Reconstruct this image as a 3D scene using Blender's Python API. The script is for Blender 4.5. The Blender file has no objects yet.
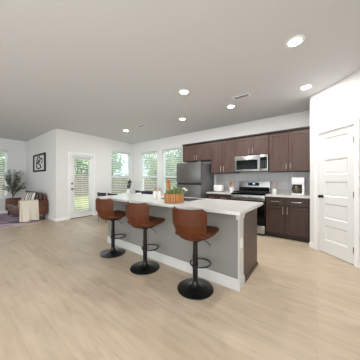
import bpy, bmesh, math, random
from mathutils import Vector, Matrix
PI = math.pi
S = bpy.context.scene
COL = S.collection

# ------------------------------------------------------------------ camera, sky, light, exposure
cam = bpy.data.objects.new('camera', bpy.data.cameras.new('camera'))
cam.data.lens = 18.0; cam.data.sensor_width = 36.0; cam.data.clip_start = 0.02
cam.location = (0, 0, 1.236); cam.rotation_euler = (PI/2, 0, math.radians(37.16))
COL.objects.link(cam); S.camera = cam
S.view_settings.view_transform = 'Standard'
S.view_settings.look = 'None'
S.view_settings.gamma = 1.0
S.view_settings.use_curve_mapping = False
S.view_settings.exposure = 0.28
W = bpy.data.worlds.new('sky'); S.world = W; W.use_nodes = True
_b = W.node_tree.nodes['Background']
_b.inputs[0].default_value = (0.80, 0.91, 1.0, 1); _b.inputs[1].default_value = 2.7

def lamp(name, kind, loc, rot, energy, color=(1, 1, 1), **kw):
    d = bpy.data.lights.new(name, kind); d.energy = energy; d.color = color
    for k, v in kw.items(): setattr(d, k, v)
    o = bpy.data.objects.new(name, d); o.location = loc; o.rotation_euler = rot
    COL.objects.link(o); return o
lamp('sun', 'SUN', (6, -9, 14), (math.radians(36), 0, math.radians(32)), 3.2, (1, .95, .86), angle=0.02)
# added fill lights, out of view behind the camera, brightening the room
lamp('fill_rear', 'AREA', (-3.0, -3.85, 1.35), (PI/2-.2, 0, PI), 190, (.95, .98, 1), shape='RECTANGLE', size=5.6, size_y=1.9)
lamp('fill_side', 'AREA', (1.2, -1.9, 1.5), (PI/2, 0, PI/2), 130, (.95, .98, 1), shape='RECTANGLE', size=2.2, size_y=1.9)  # unseen fill added in front of the solid right wall, no window there

# ------------------------------------------------------------------ materials
def lin(c):
    return tuple(((v/255)/12.92 if v/255 <= .04045 else ((v/255+.055)/1.055)**2.4) for v in c) + (1,)
MATS = {}
def mat(name, rgb, rough=.6, metal=0., spec=.5, var=0., scale=8., stretch=(1, 1, 1), bump=0., bscale=None, coat=0.):
    if name in MATS: return MATS[name]
    m = bpy.data.materials.new(name); m.use_nodes = True; MATS[name] = m
    nt = m.node_tree; N = nt.nodes; L = nt.links; p = N['Principled BSDF']
    p.inputs['Base Color'].default_value = lin(rgb); p.inputs['Roughness'].default_value = rough
    p.inputs['Metallic'].default_value = metal; p.inputs['Specular IOR Level'].default_value = spec
    p.inputs['Coat Weight'].default_value = coat
    if var or bump:
        tc = N.new('ShaderNodeTexCoord'); mp = N.new('ShaderNodeMapping'); mp.inputs['Scale'].default_value = stretch
        L.new(tc.outputs['Object'], mp.inputs[0])
        nz = N.new('ShaderNodeTexNoise'); nz.inputs['Scale'].default_value = scale; nz.inputs['Detail'].default_value = 4
        L.new(mp.outputs[0], nz.inputs['Vector'])
        if var:
            cr = N.new('ShaderNodeValToRGB')
            cr.color_ramp.elements[0].position = .3; cr.color_ramp.elements[1].position = .7
            cr.color_ramp.elements[0].color = lin(tuple(max(0, v*(1-var)) for v in rgb))
            cr.color_ramp.elements[1].color = lin(tuple(min(255, v*(1+var)) for v in rgb))
            L.new(nz.outputs[0], cr.inputs[0]); L.new(cr.outputs[0], p.inputs['Base Color'])
        if bump:
            n2 = nz
            if bscale:
                n2 = N.new('ShaderNodeTexNoise'); n2.inputs['Scale'].default_value = bscale; L.new(mp.outputs[0], n2.inputs['Vector'])
            bp = N.new('ShaderNodeBump'); bp.inputs['Strength'].default_value = bump; bp.inputs['Distance'].default_value = .01
            L.new(n2.outputs[0], bp.inputs['Height']); L.new(bp.outputs[0], p.inputs['Normal'])
    return m
def emis(name, rgb, strength):
    m = bpy.data.materials.new(name); m.use_nodes = True; p = m.node_tree.nodes['Principled BSDF']
    p.inputs['Base Color'].default_value = lin(rgb); p.inputs['Emission Color'].default_value = lin(rgb)
    p.inputs['Emission Strength'].default_value = strength
    return m

M_WALL = mat('wall_paint', (232, 231, 229), .85, spec=.2, bump=.04, bscale=90)
M_CEIL = mat('ceiling_paint', (212, 212, 213), .9, spec=.1, bump=.03, bscale=60)
M_TRIM = mat('white_trim_paint', (246, 246, 245), .45, spec=.4)
M_DOOR = mat('white_door_paint', (232, 232, 231), .4, spec=.4)
def slat_mat():
    m = bpy.data.materials.new('blind_slat_white'); m.use_nodes = True; nt = m.node_tree; N = nt.nodes; L = nt.links; p = N['Principled BSDF']
    p.inputs['Base Color'].default_value = lin((238, 239, 238)); p.inputs['Roughness'].default_value = .5
    t = N.new('ShaderNodeBsdfTranslucent'); t.inputs[0].default_value = lin((235, 238, 236)); mx = N.new('ShaderNodeMixShader'); mx.inputs[0].default_value = .42
    L.new(p.outputs[0], mx.inputs[1]); L.new(t.outputs[0], mx.inputs[2]); L.new(mx.outputs[0], N['Material Output'].inputs[0]); return m
M_ITRIM = mat('soft_white_trim', (206, 204, 200), .5, spec=.3)
M_VINYL = mat('white_vinyl', (247, 247, 246), .4)
M_BLIND = slat_mat()
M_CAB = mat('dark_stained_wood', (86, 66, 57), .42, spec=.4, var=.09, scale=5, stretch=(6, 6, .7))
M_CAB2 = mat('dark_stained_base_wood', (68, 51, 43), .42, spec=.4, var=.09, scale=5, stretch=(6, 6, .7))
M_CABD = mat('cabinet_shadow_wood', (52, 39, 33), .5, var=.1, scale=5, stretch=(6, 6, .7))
M_ENDP = mat('island_end_wood', (82, 67, 57), .45, var=.08, scale=4, stretch=(6, 6, .6))
M_STEEL = mat('stainless_steel', (176, 176, 174), .3, metal=1., var=.04, scale=3, stretch=(1, 1, 90))
M_STEELD = mat('grey_appliance_side', (116, 117, 118), .45, metal=.3, var=.03, scale=5)
M_FRIDGE = mat('brushed_fridge_steel', (128, 126, 124), .4, metal=.9, var=.04, scale=3, stretch=(1, 1, 90))
M_SATIN = mat('satin_lock_metal', (128, 126, 122), .35, metal=1.)
M_NICKEL = mat('brushed_nickel', (205, 202, 196), .28, metal=1.)
M_BLKGL = mat('black_glass', (8, 8, 9), .12, spec=.16)
M_BLK = mat('black_metal', (12, 12, 12), .28, spec=.4)
M_IRON = mat('cast_iron', (24, 24, 25), .6)
M_GAP = mat('dark_gap', (26, 26, 27), .7)
M_QUARTZ = mat('white_quartz', (206, 205, 201), .25, spec=.5, var=.015, scale=14)
M_LEATHER = mat('cognac_leather', (86, 44, 20), .52, spec=.25, var=.07, scale=9, bump=.12, bscale=160)
M_SOFA = mat('brown_leather', (96, 57, 39), .42, spec=.45, var=.16, scale=5, bump=.1, bscale=60)
M_SOFAD = mat('olive_brown_leather', (74, 58, 42), .5, var=.14, scale=6)
M_WOODL = mat('light_bamboo', (178, 122, 70), .5, var=.14, scale=7, stretch=(4, 4, .6))
M_WOODH = mat('honey_wood', (176, 114, 62), .45, var=.1, scale=9, stretch=(5, 5, .6))
M_DARKLEG = mat('dark_leg_wood', (48, 34, 27), .5, var=.1)
M_WHITE = mat('white_ceramic', (240, 239, 236), .25)
M_WPLAST = mat('white_plastic', (238, 238, 238), .35)
M_LEAF = mat('olive_leaf', (82, 98, 74), .6, var=.3, scale=20)
M_LEAF2 = mat('succulent_leaf', (122, 138, 88), .5, var=.28, scale=30)
M_STEM = mat('plant_stem', (88, 72, 54), .8, var=.2, scale=12)
M_NAVY = mat('navy_fabric', (42, 46, 58), .8, bump=.1, bscale=120)
M_TREE = mat('tree_leaf', (150, 164, 124), .6, var=.3, scale=3)
M_TREED = mat('deep_tree_leaf', (122, 148, 112), .6, var=.3, scale=3)
M_BARK = mat('bark', (96, 80, 66), .9, var=.25, scale=9, bump=.4)
M_GRASS = mat('lawn_grass', (138, 136, 92), .95, spec=.1, var=.12, scale=3, bump=.3, bscale=40)
M_FENCE = mat('weathered_fence', (126, 112, 96), .9, var=.18, scale=3, stretch=(6, 6, .5))
M_SOIL = mat('soil', (60, 46, 36), .95, var=.2)
M_POT = mat('grey_pot', (128, 126, 122), .8, var=.06)
M_LENS = emis('lamp_lens', (255, 250, 240), 22)

def floor_mat():
    m = bpy.data.materials.new('oak_planks'); m.use_nodes = True; nt = m.node_tree; N = nt.nodes; L = nt.links; p = N['Principled BSDF']
    tc = N.new('ShaderNodeTexCoord')
    br = N.new('ShaderNodeTexBrick'); br.offset = .37; br.offset_frequency = 3
    br.inputs['Scale'].default_value = 1; br.inputs['Brick Width'].default_value = 1.5; br.inputs['Row Height'].default_value = .185
    br.inputs['Mortar Size'].default_value = .0015; br.inputs['Mortar Smooth'].default_value = .3; br.inputs['Bias'].default_value = 0
    br.inputs['Color1'].default_value = lin((201, 184, 162)); br.inputs['Color2'].default_value = lin((194, 176, 153)); br.inputs['Mortar'].default_value = lin((182, 164, 141))
    L.new(tc.outputs['Object'], br.inputs['Vector'])
    mp = N.new('ShaderNodeMapping'); mp.inputs['Scale'].default_value = (1.1, 9, 1); L.new(tc.outputs['Object'], mp.inputs[0])
    nz = N.new('ShaderNodeTexNoise'); nz.inputs['Scale'].default_value = 2.2; nz.inputs['Detail'].default_value = 6; nz.inputs['Roughness'].default_value = .6
    L.new(mp.outputs[0], nz.inputs['Vector'])
    cr = N.new('ShaderNodeValToRGB'); cr.color_ramp.elements[0].position = .3; cr.color_ramp.elements[1].position = .65
    cr.color_ramp.elements[0].color = (.88, .865, .85, 1); cr.color_ramp.elements[1].color = (1.05, 1.05, 1.05, 1)
    L.new(nz.outputs[0], cr.inputs[0])
    mx = N.new('ShaderNodeMix'); mx.data_type = 'RGBA'; mx.blend_type = 'MULTIPLY'; mx.inputs[0].default_value = 1
    L.new(br.outputs[0], mx.inputs[6]); L.new(cr.outputs[0], mx.inputs[7])
    n3 = N.new('ShaderNodeTexNoise'); n3.inputs['Scale'].default_value = 1.6; n3.inputs['Detail'].default_value = 5
    mp3 = N.new('ShaderNodeMapping'); mp3.inputs['Scale'].default_value = (1.6, 4.5, 1); mp3.inputs['Location'].default_value = (3, 7, 0)
    L.new(tc.outputs['Object'], mp3.inputs[0]); L.new(mp3.outputs[0], n3.inputs['Vector'])
    c3 = N.new('ShaderNodeValToRGB'); c3.color_ramp.elements[0].position = .22; c3.color_ramp.elements[1].position = .42
    c3.color_ramp.elements[0].color = (.78, .735, .69, 1); c3.color_ramp.elements[1].color = (1, 1, 1, 1)
    L.new(n3.outputs[0], c3.inputs[0])
    m2 = N.new('ShaderNodeMix'); m2.data_type = 'RGBA'; m2.blend_type = 'MULTIPLY'; m2.inputs[0].default_value = 1
    L.new(mx.outputs[2], m2.inputs[6]); L.new(c3.outputs[0], m2.inputs[7])
    L.new(m2.outputs[2], p.inputs['Base Color']); p.inputs['Roughness'].default_value = .42; p.inputs['Specular IOR Level'].default_value = .35
    return m
M_FLOOR = floor_mat()

def tile_mat():
    m = bpy.data.materials.new('grey_wall_tile'); m.use_nodes = True; nt = m.node_tree; N = nt.nodes; L = nt.links; p = N['Principled BSDF']
    tc = N.new('ShaderNodeTexCoord'); mp = N.new('ShaderNodeMapping'); mp.inputs['Rotation'].default_value = (PI/2, 0, 0)
    L.new(tc.outputs['Object'], mp.inputs[0])
    br = N.new('ShaderNodeTexBrick'); br.inputs['Scale'].default_value = 1; br.inputs['Brick Width'].default_value = .6; br.inputs['Row Height'].default_value = .2
    br.inputs['Mortar Size'].default_value = .004; br.inputs['Color1'].default_value = lin((196, 194, 192)); br.inputs['Color2'].default_value = lin((186, 184, 182))
    br.inputs['Mortar'].default_value = lin((160, 158, 156)); L.new(mp.outputs[0], br.inputs['Vector'])
    L.new(br.outputs[0], p.inputs['Base Color']); p.inputs['Roughness'].default_value = .25
    return m
M_TILE = tile_mat()

def glass_mat():
    m = bpy.data.materials.new('clear_window_glass'); m.use_nodes = True; nt = m.node_tree; N = nt.nodes; L = nt.links
    N.remove(N['Principled BSDF'])
    t = N.new('ShaderNodeBsdfTransparent'); t.inputs[0].default_value = (.95, .98, .97, 1)
    g = N.new('ShaderNodeBsdfGlossy'); g.inputs['Roughness'].default_value = .03
    mx = N.new('ShaderNodeMixShader'); mx.inputs[0].default_value = .04
    L.new(t.outputs[0], mx.inputs[1]); L.new(g.outputs[0], mx.inputs[2])
    L.new(mx.outputs[0], N['Material Output'].inputs[0]); return m
M_GLASS = glass_mat()

def rug_mat():
    m = bpy.data.materials.new('faded_purple_rug'); m.use_nodes = True; nt = m.node_tree; N = nt.nodes; L = nt.links; p = N['Principled BSDF']
    tc = N.new('ShaderNodeTexCoord'); vo = N.new('ShaderNodeTexVoronoi'); vo.inputs['Scale'].default_value = 4.5; L.new(tc.outputs['Object'], vo.inputs[0])
    nz = N.new('ShaderNodeTexNoise'); nz.inputs['Scale'].default_value = 3.5; nz.inputs['Detail'].default_value = 6; L.new(tc.outputs['Object'], nz.inputs[0])
    ad = N.new('ShaderNodeMath'); ad.operation = 'MULTIPLY_ADD'; ad.inputs[1].default_value = .45
    L.new(vo.outputs[0], ad.inputs[0]); L.new(nz.outputs[0], ad.inputs[2])
    cr = N.new('ShaderNodeValToRGB'); e = cr.color_ramp.elements
    e[0].position = .4; e[0].color = lin((116, 96, 126)); e[1].position = .95; e[1].color = lin((212, 198, 204))
    x = e.new(.6); x.color = lin((150, 128, 158)); x = e.new(.75); x.color = lin((186, 164, 176))
    L.new(ad.outputs[0], cr.inputs[0]); L.new(cr.outputs[0], p.inputs['Base Color']); p.inputs['Roughness'].default_value = .95; p.inputs['Specular IOR Level'].default_value = .1
    return m
M_RUG = rug_mat()

def wave_mat(name, a, b, scale, direction, rough=.85, pos=(.45, .55), distort=0.):
    m = bpy.data.materials.new(name); m.use_nodes = True; nt = m.node_tree; N = nt.nodes; L = nt.links; p = N['Principled BSDF']
    tc = N.new('ShaderNodeTexCoord'); w = N.new('ShaderNodeTexWave'); w.bands_direction = direction
    w.inputs['Scale'].default_value = scale; w.inputs['Distortion'].default_value = distort; L.new(tc.outputs['Object'], w.inputs[0])
    cr = N.new('ShaderNodeValToRGB'); cr.color_ramp.elements[0].position = pos[0]; cr.color_ramp.elements[1].position = pos[1]
    cr.color_ramp.elements[0].color = lin(a); cr.color_ramp.elements[1].color = lin(b)
    L.new(w.outputs[0], cr.inputs[0]); L.new(cr.outputs[0], p.inputs['Base Color']); p.inputs['Roughness'].default_value = rough
    bp = N.new('ShaderNodeBump'); bp.inputs['Strength'].default_value = .25; bp.inputs['Distance'].default_value = .01
    L.new(w.outputs[0], bp.inputs['Height']); L.new(bp.outputs[0], p.inputs['Normal'])
    return m
M_STRIPE = wave_mat('black_and_ivory_stripe', (52, 50, 50), (226, 218, 208), 3.2, 'X', pos=(.3, .4), distort=1.2)
M_KNIT = wave_mat('cream_knit', (226, 214, 197), (236, 226, 211), 20, 'DIAGONAL', pos=(.2, .8))

# ------------------------------------------------------------------ mesh helpers
class MB:
    def __init__(s): s.bm = bmesh.new()
    def box(s, x0, x1, y0, y1, z0, z1, bev=0., seg=2, mtx=None):
        b = bmesh.new()
        r = bmesh.ops.create_cube(b, size=1)
        for v in b.verts: v.co = Vector((x0+(v.co.x+.5)*(x1-x0), y0+(v.co.y+.5)*(y1-y0), z0+(v.co.z+.5)*(z1-z0)))
        if bev: bmesh.ops.bevel(b, geom=list(b.edges), offset=bev, segments=seg, affect='EDGES', profile=.5)
        s.merge(b, mtx); return s
    def merge(s, b, mtx=None):
        if mtx is not None: bmesh.ops.transform(b, matrix=mtx, verts=b.verts)
        t = bpy.data.meshes.new('t'); b.to_mesh(t); b.free(); s.bm.from_mesh(t); bpy.data.meshes.remove(t)
    def lathe(s, prof, c=(0, 0, 0), n=28, sx=1, sy=1, mtx=None):
        b = bmesh.new(); rings = []
        for r, z in prof:
            if r < 1e-6: rings.append([b.verts.new((c[0], c[1], c[2]+z))])
            else: rings.append([b.verts.new((c[0]+r*sx*math.cos(2*PI*k/n), c[1]+r*sy*math.sin(2*PI*k/n), c[2]+z)) for k in range(n)])
        for a, d in zip(rings, rings[1:]):
            for k in range(n):
                q = [a[k % len(a)], a[(k+1) % len(a)], d[(k+1) % len(d)], d[k % len(d)]]
                q2 = []
                for v in q:
                    if v not in q2: q2.append(v)
                if len(q2) >= 3:
                    try: b.faces.new(q2)
                    except ValueError: pass
        bmesh.ops.recalc_face_normals(b, faces=b.faces)
        s.merge(b, mtx); return s
    def tube(s, pts, r, n=10, closed=False, cap=True, mtx=None):
        pts = [Vector(p) for p in pts]; b = bmesh.new(); rings = []; m = len(pts)
        rr = r if hasattr(r, '__len__') else [r]*m
        up = None
        for i, p in enumerate(pts):
            if closed: t = pts[(i+1) % m]-pts[i-1]
            else: t = pts[min(i+1, m-1)]-pts[max(i-1, 0)]
            t.normalize()
            if up is None: up = Vector((0, 0, 1)) if abs(t.z) < .9 else Vector((1, 0, 0))
            x = t.cross(up).normalized(); up = x.cross(t).normalized()
            rings.append([b.verts.new(p+rr[i]*(math.cos(2*PI*k/n)*x+math.sin(2*PI*k/n)*up)) for k in range(n)])
        pr = list(zip(rings, rings[1:])) + ([(rings[-1], rings[0])] if closed else [])
        for a, d in pr:
            for k in range(n): b.faces.new([a[k], a[(k+1) % n], d[(k+1) % n], d[k]])
        if cap and not closed: b.faces.new(rings[0]); b.faces.new(rings[-1])
        bmesh.ops.recalc_face_normals(b, faces=b.faces)
        s.merge(b, mtx); return s
    def cyl(s, c, r, h, axis='z', n=24, r2=None, bev=0.):
        r2 = r if r2 is None else r2
        prof = [(0, 0), (r, 0), (r2, h), (0, h)] if not bev else [(0, 0), (r-bev, 0), (r, bev), (r2, h-bev), (r2-bev, h), (0, h)]
        m = Matrix.Translation(c)
        if axis == 'x': m = m @ Matrix.Rotation(PI/2, 4, 'Y')
        if axis == 'y': m = m @ Matrix.Rotation(-PI/2, 4, 'X')
        return s.lathe(prof, n=n, mtx=m)
    def sheet(s, fn, nu, nv, thick, mtx=None):
        """closed shell around fn(u, v) -> (point, thickness factor)"""
        b = bmesh.new(); P = [[Vector(fn(i/nu, j/nv)[0]) for j in range(nv+1)] for i in range(nu+1)]
        T = [[fn(i/nu, j/nv)[1] for j in range(nv+1)] for i in range(nu+1)]
        A = []; B = []
        for i in range(nu+1):
            ra = []; rb = []
            for j in range(nv+1):
                du = P[min(i+1, nu)][j]-P[max(i-1, 0)][j]; dv = P[i][min(j+1, nv)]-P[i][max(j-1, 0)]
                n = du.cross(dv)
                n = n.normalized() if n.length > 1e-9 else Vector((0, 0, 1))
                h = n*thick*.5*T[i][j]
                ra.append(b.verts.new(P[i][j]+h)); rb.append(b.verts.new(P[i][j]-h))
            A.append(ra); B.append(rb)
        for i in range(nu):
            for j in range(nv):
                b.faces.new([A[i][j], A[i+1][j], A[i+1][j+1], A[i][j+1]]); b.faces.new([B[i][j+1], B[i+1][j+1], B[i+1][j], B[i][j]])
        for i in range(nu):
            b.faces.new([A[i][0], B[i][0], B[i+1][0], A[i+1][0]]); b.faces.new([A[i+1][nv], B[i+1][nv], B[i][nv], A[i][nv]])
        for j in range(nv):
            b.faces.new([A[0][j+1], B[0][j+1], B[0][j], A[0][j]]); b.faces.new([A[nu][j], B[nu][j], B[nu][j+1], A[nu][j+1]])
        bmesh.ops.recalc_face_normals(b, faces=b.faces)
        s.merge(b, mtx); return s
    def leaf(s, p, d, L, w, rng):
        d = Vector(d).normalized(); side = d.cross(Vector((rng.uniform(-1, 1), rng.uniform(-1, 1), rng.uniform(-1, 1))))
        if side.length < 1e-4: return
        side.normalize(); nrm = d.cross(side); p = Vector(p)
        v = [s.bm.verts.new(q) for q in (p, p+d*L*.45+side*w*.5+nrm*w*.12, p+d*L, p+d*L*.45-side*w*.5+nrm*w*.12)]
        s.bm.faces.new(v)
    def build(s, name, material, parent=None, smooth=False, loc=None, rotz=None):
        me = bpy.data.meshes.new(name); s.bm.to_mesh(me); s.bm.free()
        me.materials.append(material)
        if smooth:
            for p in me.polygons: p.use_smooth = True
            try: me.set_sharp_from_angle(angle=math.radians(38))
            except Exception: pass
        o = bpy.data.objects.new(name, me); COL.objects.link(o)
        if parent: o.parent = parent
        if loc: o.location = loc
        if rotz: o.rotation_euler = (0, 0, rotz)
        return o

def tag(o, label=None, cat=None, group=None, kind=None):
    if label: o['label'] = label
    if cat: o['category'] = cat
    if group: o['group'] = group
    if kind: o['kind'] = kind
    return o
def empty(name, loc=(0, 0, 0), rotz=0., label=None, cat=None, group=None):
    o = bpy.data.objects.new(name, None); o.location = loc; o.rotation_euler = (0, 0, rotz); o.empty_display_size = .1
    COL.objects.link(o); return tag(o, label, cat, group)
def kids(o): return [c for c in list(COL.objects) if c.parent is o]
def dup(o, loc=None, rotz=None, label=None, parent=None):
    c = o.copy(); COL.objects.link(c)
    if parent: c.parent = parent
    if loc is not None: c.location = loc
    if rotz is not None: c.rotation_euler = (0, 0, rotz)
    if label: c['label'] = label
    for k in kids(o): dup(k, parent=c)
    return c
def struct(o, label, cat): return tag(o, label, cat, kind='structure')

# ------------------------------------------------------------------ the setting
H = 2.774; YB = 4.887; XL = -6.182; YN = 2.037; XF = -9.247; XR = 1.3; YR = -4.0
PX, PY = -.096, 4.104; ANG = -PI/4
T = .15
struct(MB().box(XL-T, XR+T, YR-T, YB+T, -.12, 0).box(XF-T, XL-T, YR-T, YN+T, -.12, 0).build('floor', M_FLOOR), 'pale oak plank floor running across the whole room', 'floor')
struct(MB().box(XL-T, XR+T, YR-T, YB+T, H, H+.15).box(XF-T, XL-T, YR-T, YN+T, H, H+.15).build('ceiling', M_CEIL), 'flat off-white ceiling with recessed downlights', 'ceiling')

def wall(name, axis, plane, thick, a0, a1, holes, label):
    """axis 'x': wall runs along x at y=plane..plane+thick; axis 'y': runs along y at x=plane..plane+thick"""
    m = MB()
    def put(p, q, z0, z1):
        if q-p < 1e-6 or z1-z0 < 1e-6: return
        lo, hi = sorted((plane, plane+thick))
        if axis == 'x': m.box(p, q, lo, hi, z0, z1)
        else: m.box(lo, hi, p, q, z0, z1)
    c = a0
    for h0, h1, z0, z1 in sorted(holes):
        put(c, h0, 0, H); put(h0, h1, 0, z0); put(h0, h1, z1, H); c = h1
    put(c, a1, 0, H)
    return struct(m.build(name, M_WALL), label, 'wall')
WZ0, WZ1 = .62, 2.345
W_P = (3.87, 4.74); W_1 = (-5.70, -4.79); W_2 = (-4.53, -3.62); W_L = (-.3, 1.47)
DP = (2.42, 3.16, 0, 2.07)
wall('wall_back', 'x', YB, T, XL-T, XR+T, [(*W_1, WZ0, WZ1), (*W_2, WZ0, WZ1)], 'long pale wall behind the kitchen cabinets with two windows')
wall('wall_patio', 'y', XL, -T, YN, YB, [DP, (*W_P, WZ0, WZ1)], 'pale wall holding the glazed patio door and one window')
wall('wall_nook', 'x', YN, T, XF-T, XL-T, [], 'pale wall behind the brown sofa with a framed picture')
wall('wall_living', 'y', XF, -T, YR, YN, [(*W_L, WZ0, WZ1)], 'far pale wall of the sitting area beside the olive tree')
wall('wall_rear', 'x', YR, -T, XF-T, XR+T, [(-5.8, -.2, .4, 2.3)], 'pale wall opposite the kitchen')
wall('wall_right', 'y', XR, T, YR, PY, [], 'pale side wall beyond the pantry')
SE = 1.1
pa = MB().box(0, .165, 0, .1, 0, H).box(.755, SE, 0, .1, 0, H).box(.165, .755, 0, .1, 2.045, H)
struct(pa.build('wall_pantry', M_WALL, loc=(PX, PY, 0), rotz=ANG), 'white angled corner wall around the panelled pantry door', 'wall')
struct(MB().box(PX, 0, PY+.1, YB, 0, H).build('wall_pantry_side', M_WALL), 'short wall closing the end of the kitchen cabinets', 'wall')
ex, ey = PX+SE*.7071, PY-SE*.7071
struct(MB().box(ex, XR, ey, ey+.1, 0, H).build('wall_pantry_return', M_WALL), 'wall stub beyond the pantry corner', 'wall')
# baseboards
def bb(name, boxes, label, **k):
    m = MB()
    for b in boxes:
        x0, x1, y0, y1 = b; m.box(x0, x1, y0, y1, 0, .085, .003)
        m.box(x0+(.003), x1-.003, y0+.003, y1-.003, .08, .1, .002)
    return struct(m.build(name, M_TRIM, **k), label, 'baseboard')
bb('baseboard_patio', [(XL, XL+.014, YN-.014, DP[0]-.07), (XL, XL+.014, DP[1]+.07, YB-.014)], 'white baseboard along the patio door wall')
bb('baseboard_back', [(XL, -3.26, YB-.014, YB)], 'white baseboard under the two dining windows')
bb('baseboard_nook', [(XF, XL, YN-.014, YN)], 'white baseboard behind the brown sofa')
bb('baseboard_living', [(XF, XF+.014, YR, YN-.014)], 'white baseboard beneath the sitting area window')
bb('baseboard_pantry', [(0, .1, -.014, 0), (.82, SE, -.014, 0)], 'white baseboard pieces beside the pantry door', loc=(PX, PY, 0), rotz=ANG)

# pantry door (closed, five flat panels)
def casing(m, a0, a1, ztop, w, place):
    place(m, a0-w, a0, 0, ztop+w); place(m, a1, a1+w, 0, ztop+w); place(m, a0, a1, ztop, ztop+w)
m = MB()
casing(m, .165, .755, 2.045, .062, lambda m, p, q, z0, z1: m.box(p, q, -.016, 0, z0, z1, .004))
m.box(.165, .175, 0, .1, 0, 2.045).box(.745, .755, 0, .1, 0, 2.045).box(.175, .745, 0, .1, 2.035, 2.045)
struct(m.build('trim_1', M_TRIM, loc=(PX, PY, 0), rotz=ANG), 'white casing around the pantry door', 'door trim')
d1 = empty('door_1', (PX, PY, 0), ANG); struct(d1, 'white five-panel pantry door with dark knob', 'door')
a0, a1, z0, z1 = .178, .742, .012, 2.032
y0 = .012
m = MB(); pan = [(.22+i*.368, .22+i*.368+.255) for i in range(5)]
st = .095
m.box(a0, a0+st, y0, y0+.035, z0, z1, .002).box(a1-st, a1, y0, y0+.035, z0, z1, .002)
zz = [z0]+[v for p in pan for v in p]+[z1]
for i in range(0, len(zz), 2): m.box(a0+st, a1-st, y0, y0+.035, zz[i], zz[i+1], .0)
m.build('slab', M_DOOR, d1)
for p, q in pan:
    k = MB(); b = bmesh.new()
    x0_, x1_ = a0+st, a1-st; g = .024; dd = .015
    V = [b.verts.new(c) for c in [(x0_, y0, p), (x1_, y0, p), (x1_, y0, q), (x0_, y0, q)]]
    V2 = [b.verts.new(c) for c in [(x0_+g, y0+dd, p+g), (x1_-g, y0+dd, p+g), (x1_-g, y0+dd, q-g), (x0_+g, y0+dd, q-g)]]
    g2 = g+.016
    V3 = [b.verts.new(c) for c in [(x0_+g2, y0+dd-.004, p+g2), (x1_-g2, y0+dd-.004, p+g2), (x1_-g2, y0+dd-.004, q-g2), (x0_+g2, y0+dd-.004, q-g2)]]
    for A, B in ((V, V2), (V2, V3)):
        for i in range(4): b.faces.new([A[i], A[(i+1) % 4], B[(i+1) % 4], B[i]])
    b.faces.new(V3); k.merge(b); k.build('recessed_panel', M_DOOR, d1)
kx, kz = a0+.055, .955
tag(MB().lathe([(0, 0), (.026, 0), (.026, .005), (.011, .008), (.011, .03), (.022, .036), (.028, .048), (.022, .06), (0, .064)],
    mtx=Matrix.Translation((kx, y0, kz)) @ Matrix.Rotation(PI/2, 4, 'X')).build('knob', M_BLK, d1, True), 'round black knob')
for hz in (.22, 1.02, 1.82):
    MB().box(a1-.006, a1+.014, -.006, y0+.002, hz-.045, hz+.045, .002).build('hinge', mat('satin_hinge', (120, 118, 114), .35, metal=1.), d1)

# patio door
m = MB()
casing(m, DP[0], DP[1], DP[3], .06, lambda m, p, q, z0, z1: m.box(XL, XL+.016, p, q, z0, z1, .004))
m.box(XL-T, XL, DP[0], DP[0]+.012, 0, DP[3]).box(XL-T, XL, DP[1]-.012, DP[1], 0, DP[3]).box(XL-T, XL, DP[0]+.012, DP[1]-.012, DP[3]-.012, DP[3])
struct(m.build('trim_2', M_TRIM), 'white casing around the glazed patio door', 'door trim')
struct(MB().box(XL-T, XL-.002, DP[0]+.012, DP[1]-.012, 0, .02, .003).build('trim_3', mat('bronze_threshold', (110, 84, 62), .5, metal=.5)), 'brown metal threshold under the patio door', 'threshold')
d2 = empty('door_2', (XL, DP[0]+.015, .022)); struct(d2, 'white patio door with full glass panel looking onto the lawn', 'door')
DW = DP[1]-DP[0]-.03; DH = DP[3]-.04
gx0, gx1, gz0, gz1 = .115, DW-.115, .16, DH-.13
fx0, fx1 = -.06, -.018
m = MB().box(fx0, fx1, 0, gx0, 0, DH, .002).box(fx0, fx1, gx1, DW, 0, DH, .002).box(fx0, fx1, gx0, gx1, 0, gz0).box(fx0, fx1, gx0, gx1, gz1, DH)
m.build('slab', M_VINYL, d2)
m = MB()
for p, q, r, s in ((gx0-.025, gx0+.008, gz0-.025, gz1+.025), (gx1-.008, gx1+.025, gz0-.025, gz1+.025), (gx0, gx1, gz0-.025, gz0+.008), (gx0, gx1, gz1-.008, gz1+.025)):
    m.box(fx1, fx1+.012, p, q, r, s, .004)
m.build('glass_surround', M_VINYL, d2)
MB().box(-.042, -.036, gx0, gx1, gz0, gz1).build('pane', M_GLASS, d2)
kn = [(0, 0), (.03, 0), (.03, .006), (.012, .009), (.012, .032), (.026, .04), (.028, .052), (.018, .06), (0, .062)]
MB().lathe(kn, mtx=Matrix.Translation((fx1, .055, .93)) @ Matrix.Rotation(PI/2, 4, 'Y')).build('knob', M_SATIN, d2, True)
MB().lathe([(0, 0), (.032, 0), (.032, .012), (.026, .018), (0, .018)], mtx=Matrix.Translation((fx1, .055, 1.1)) @ Matrix.Rotation(PI/2, 4, 'Y')).build('deadbolt', M_SATIN, d2, True)

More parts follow.
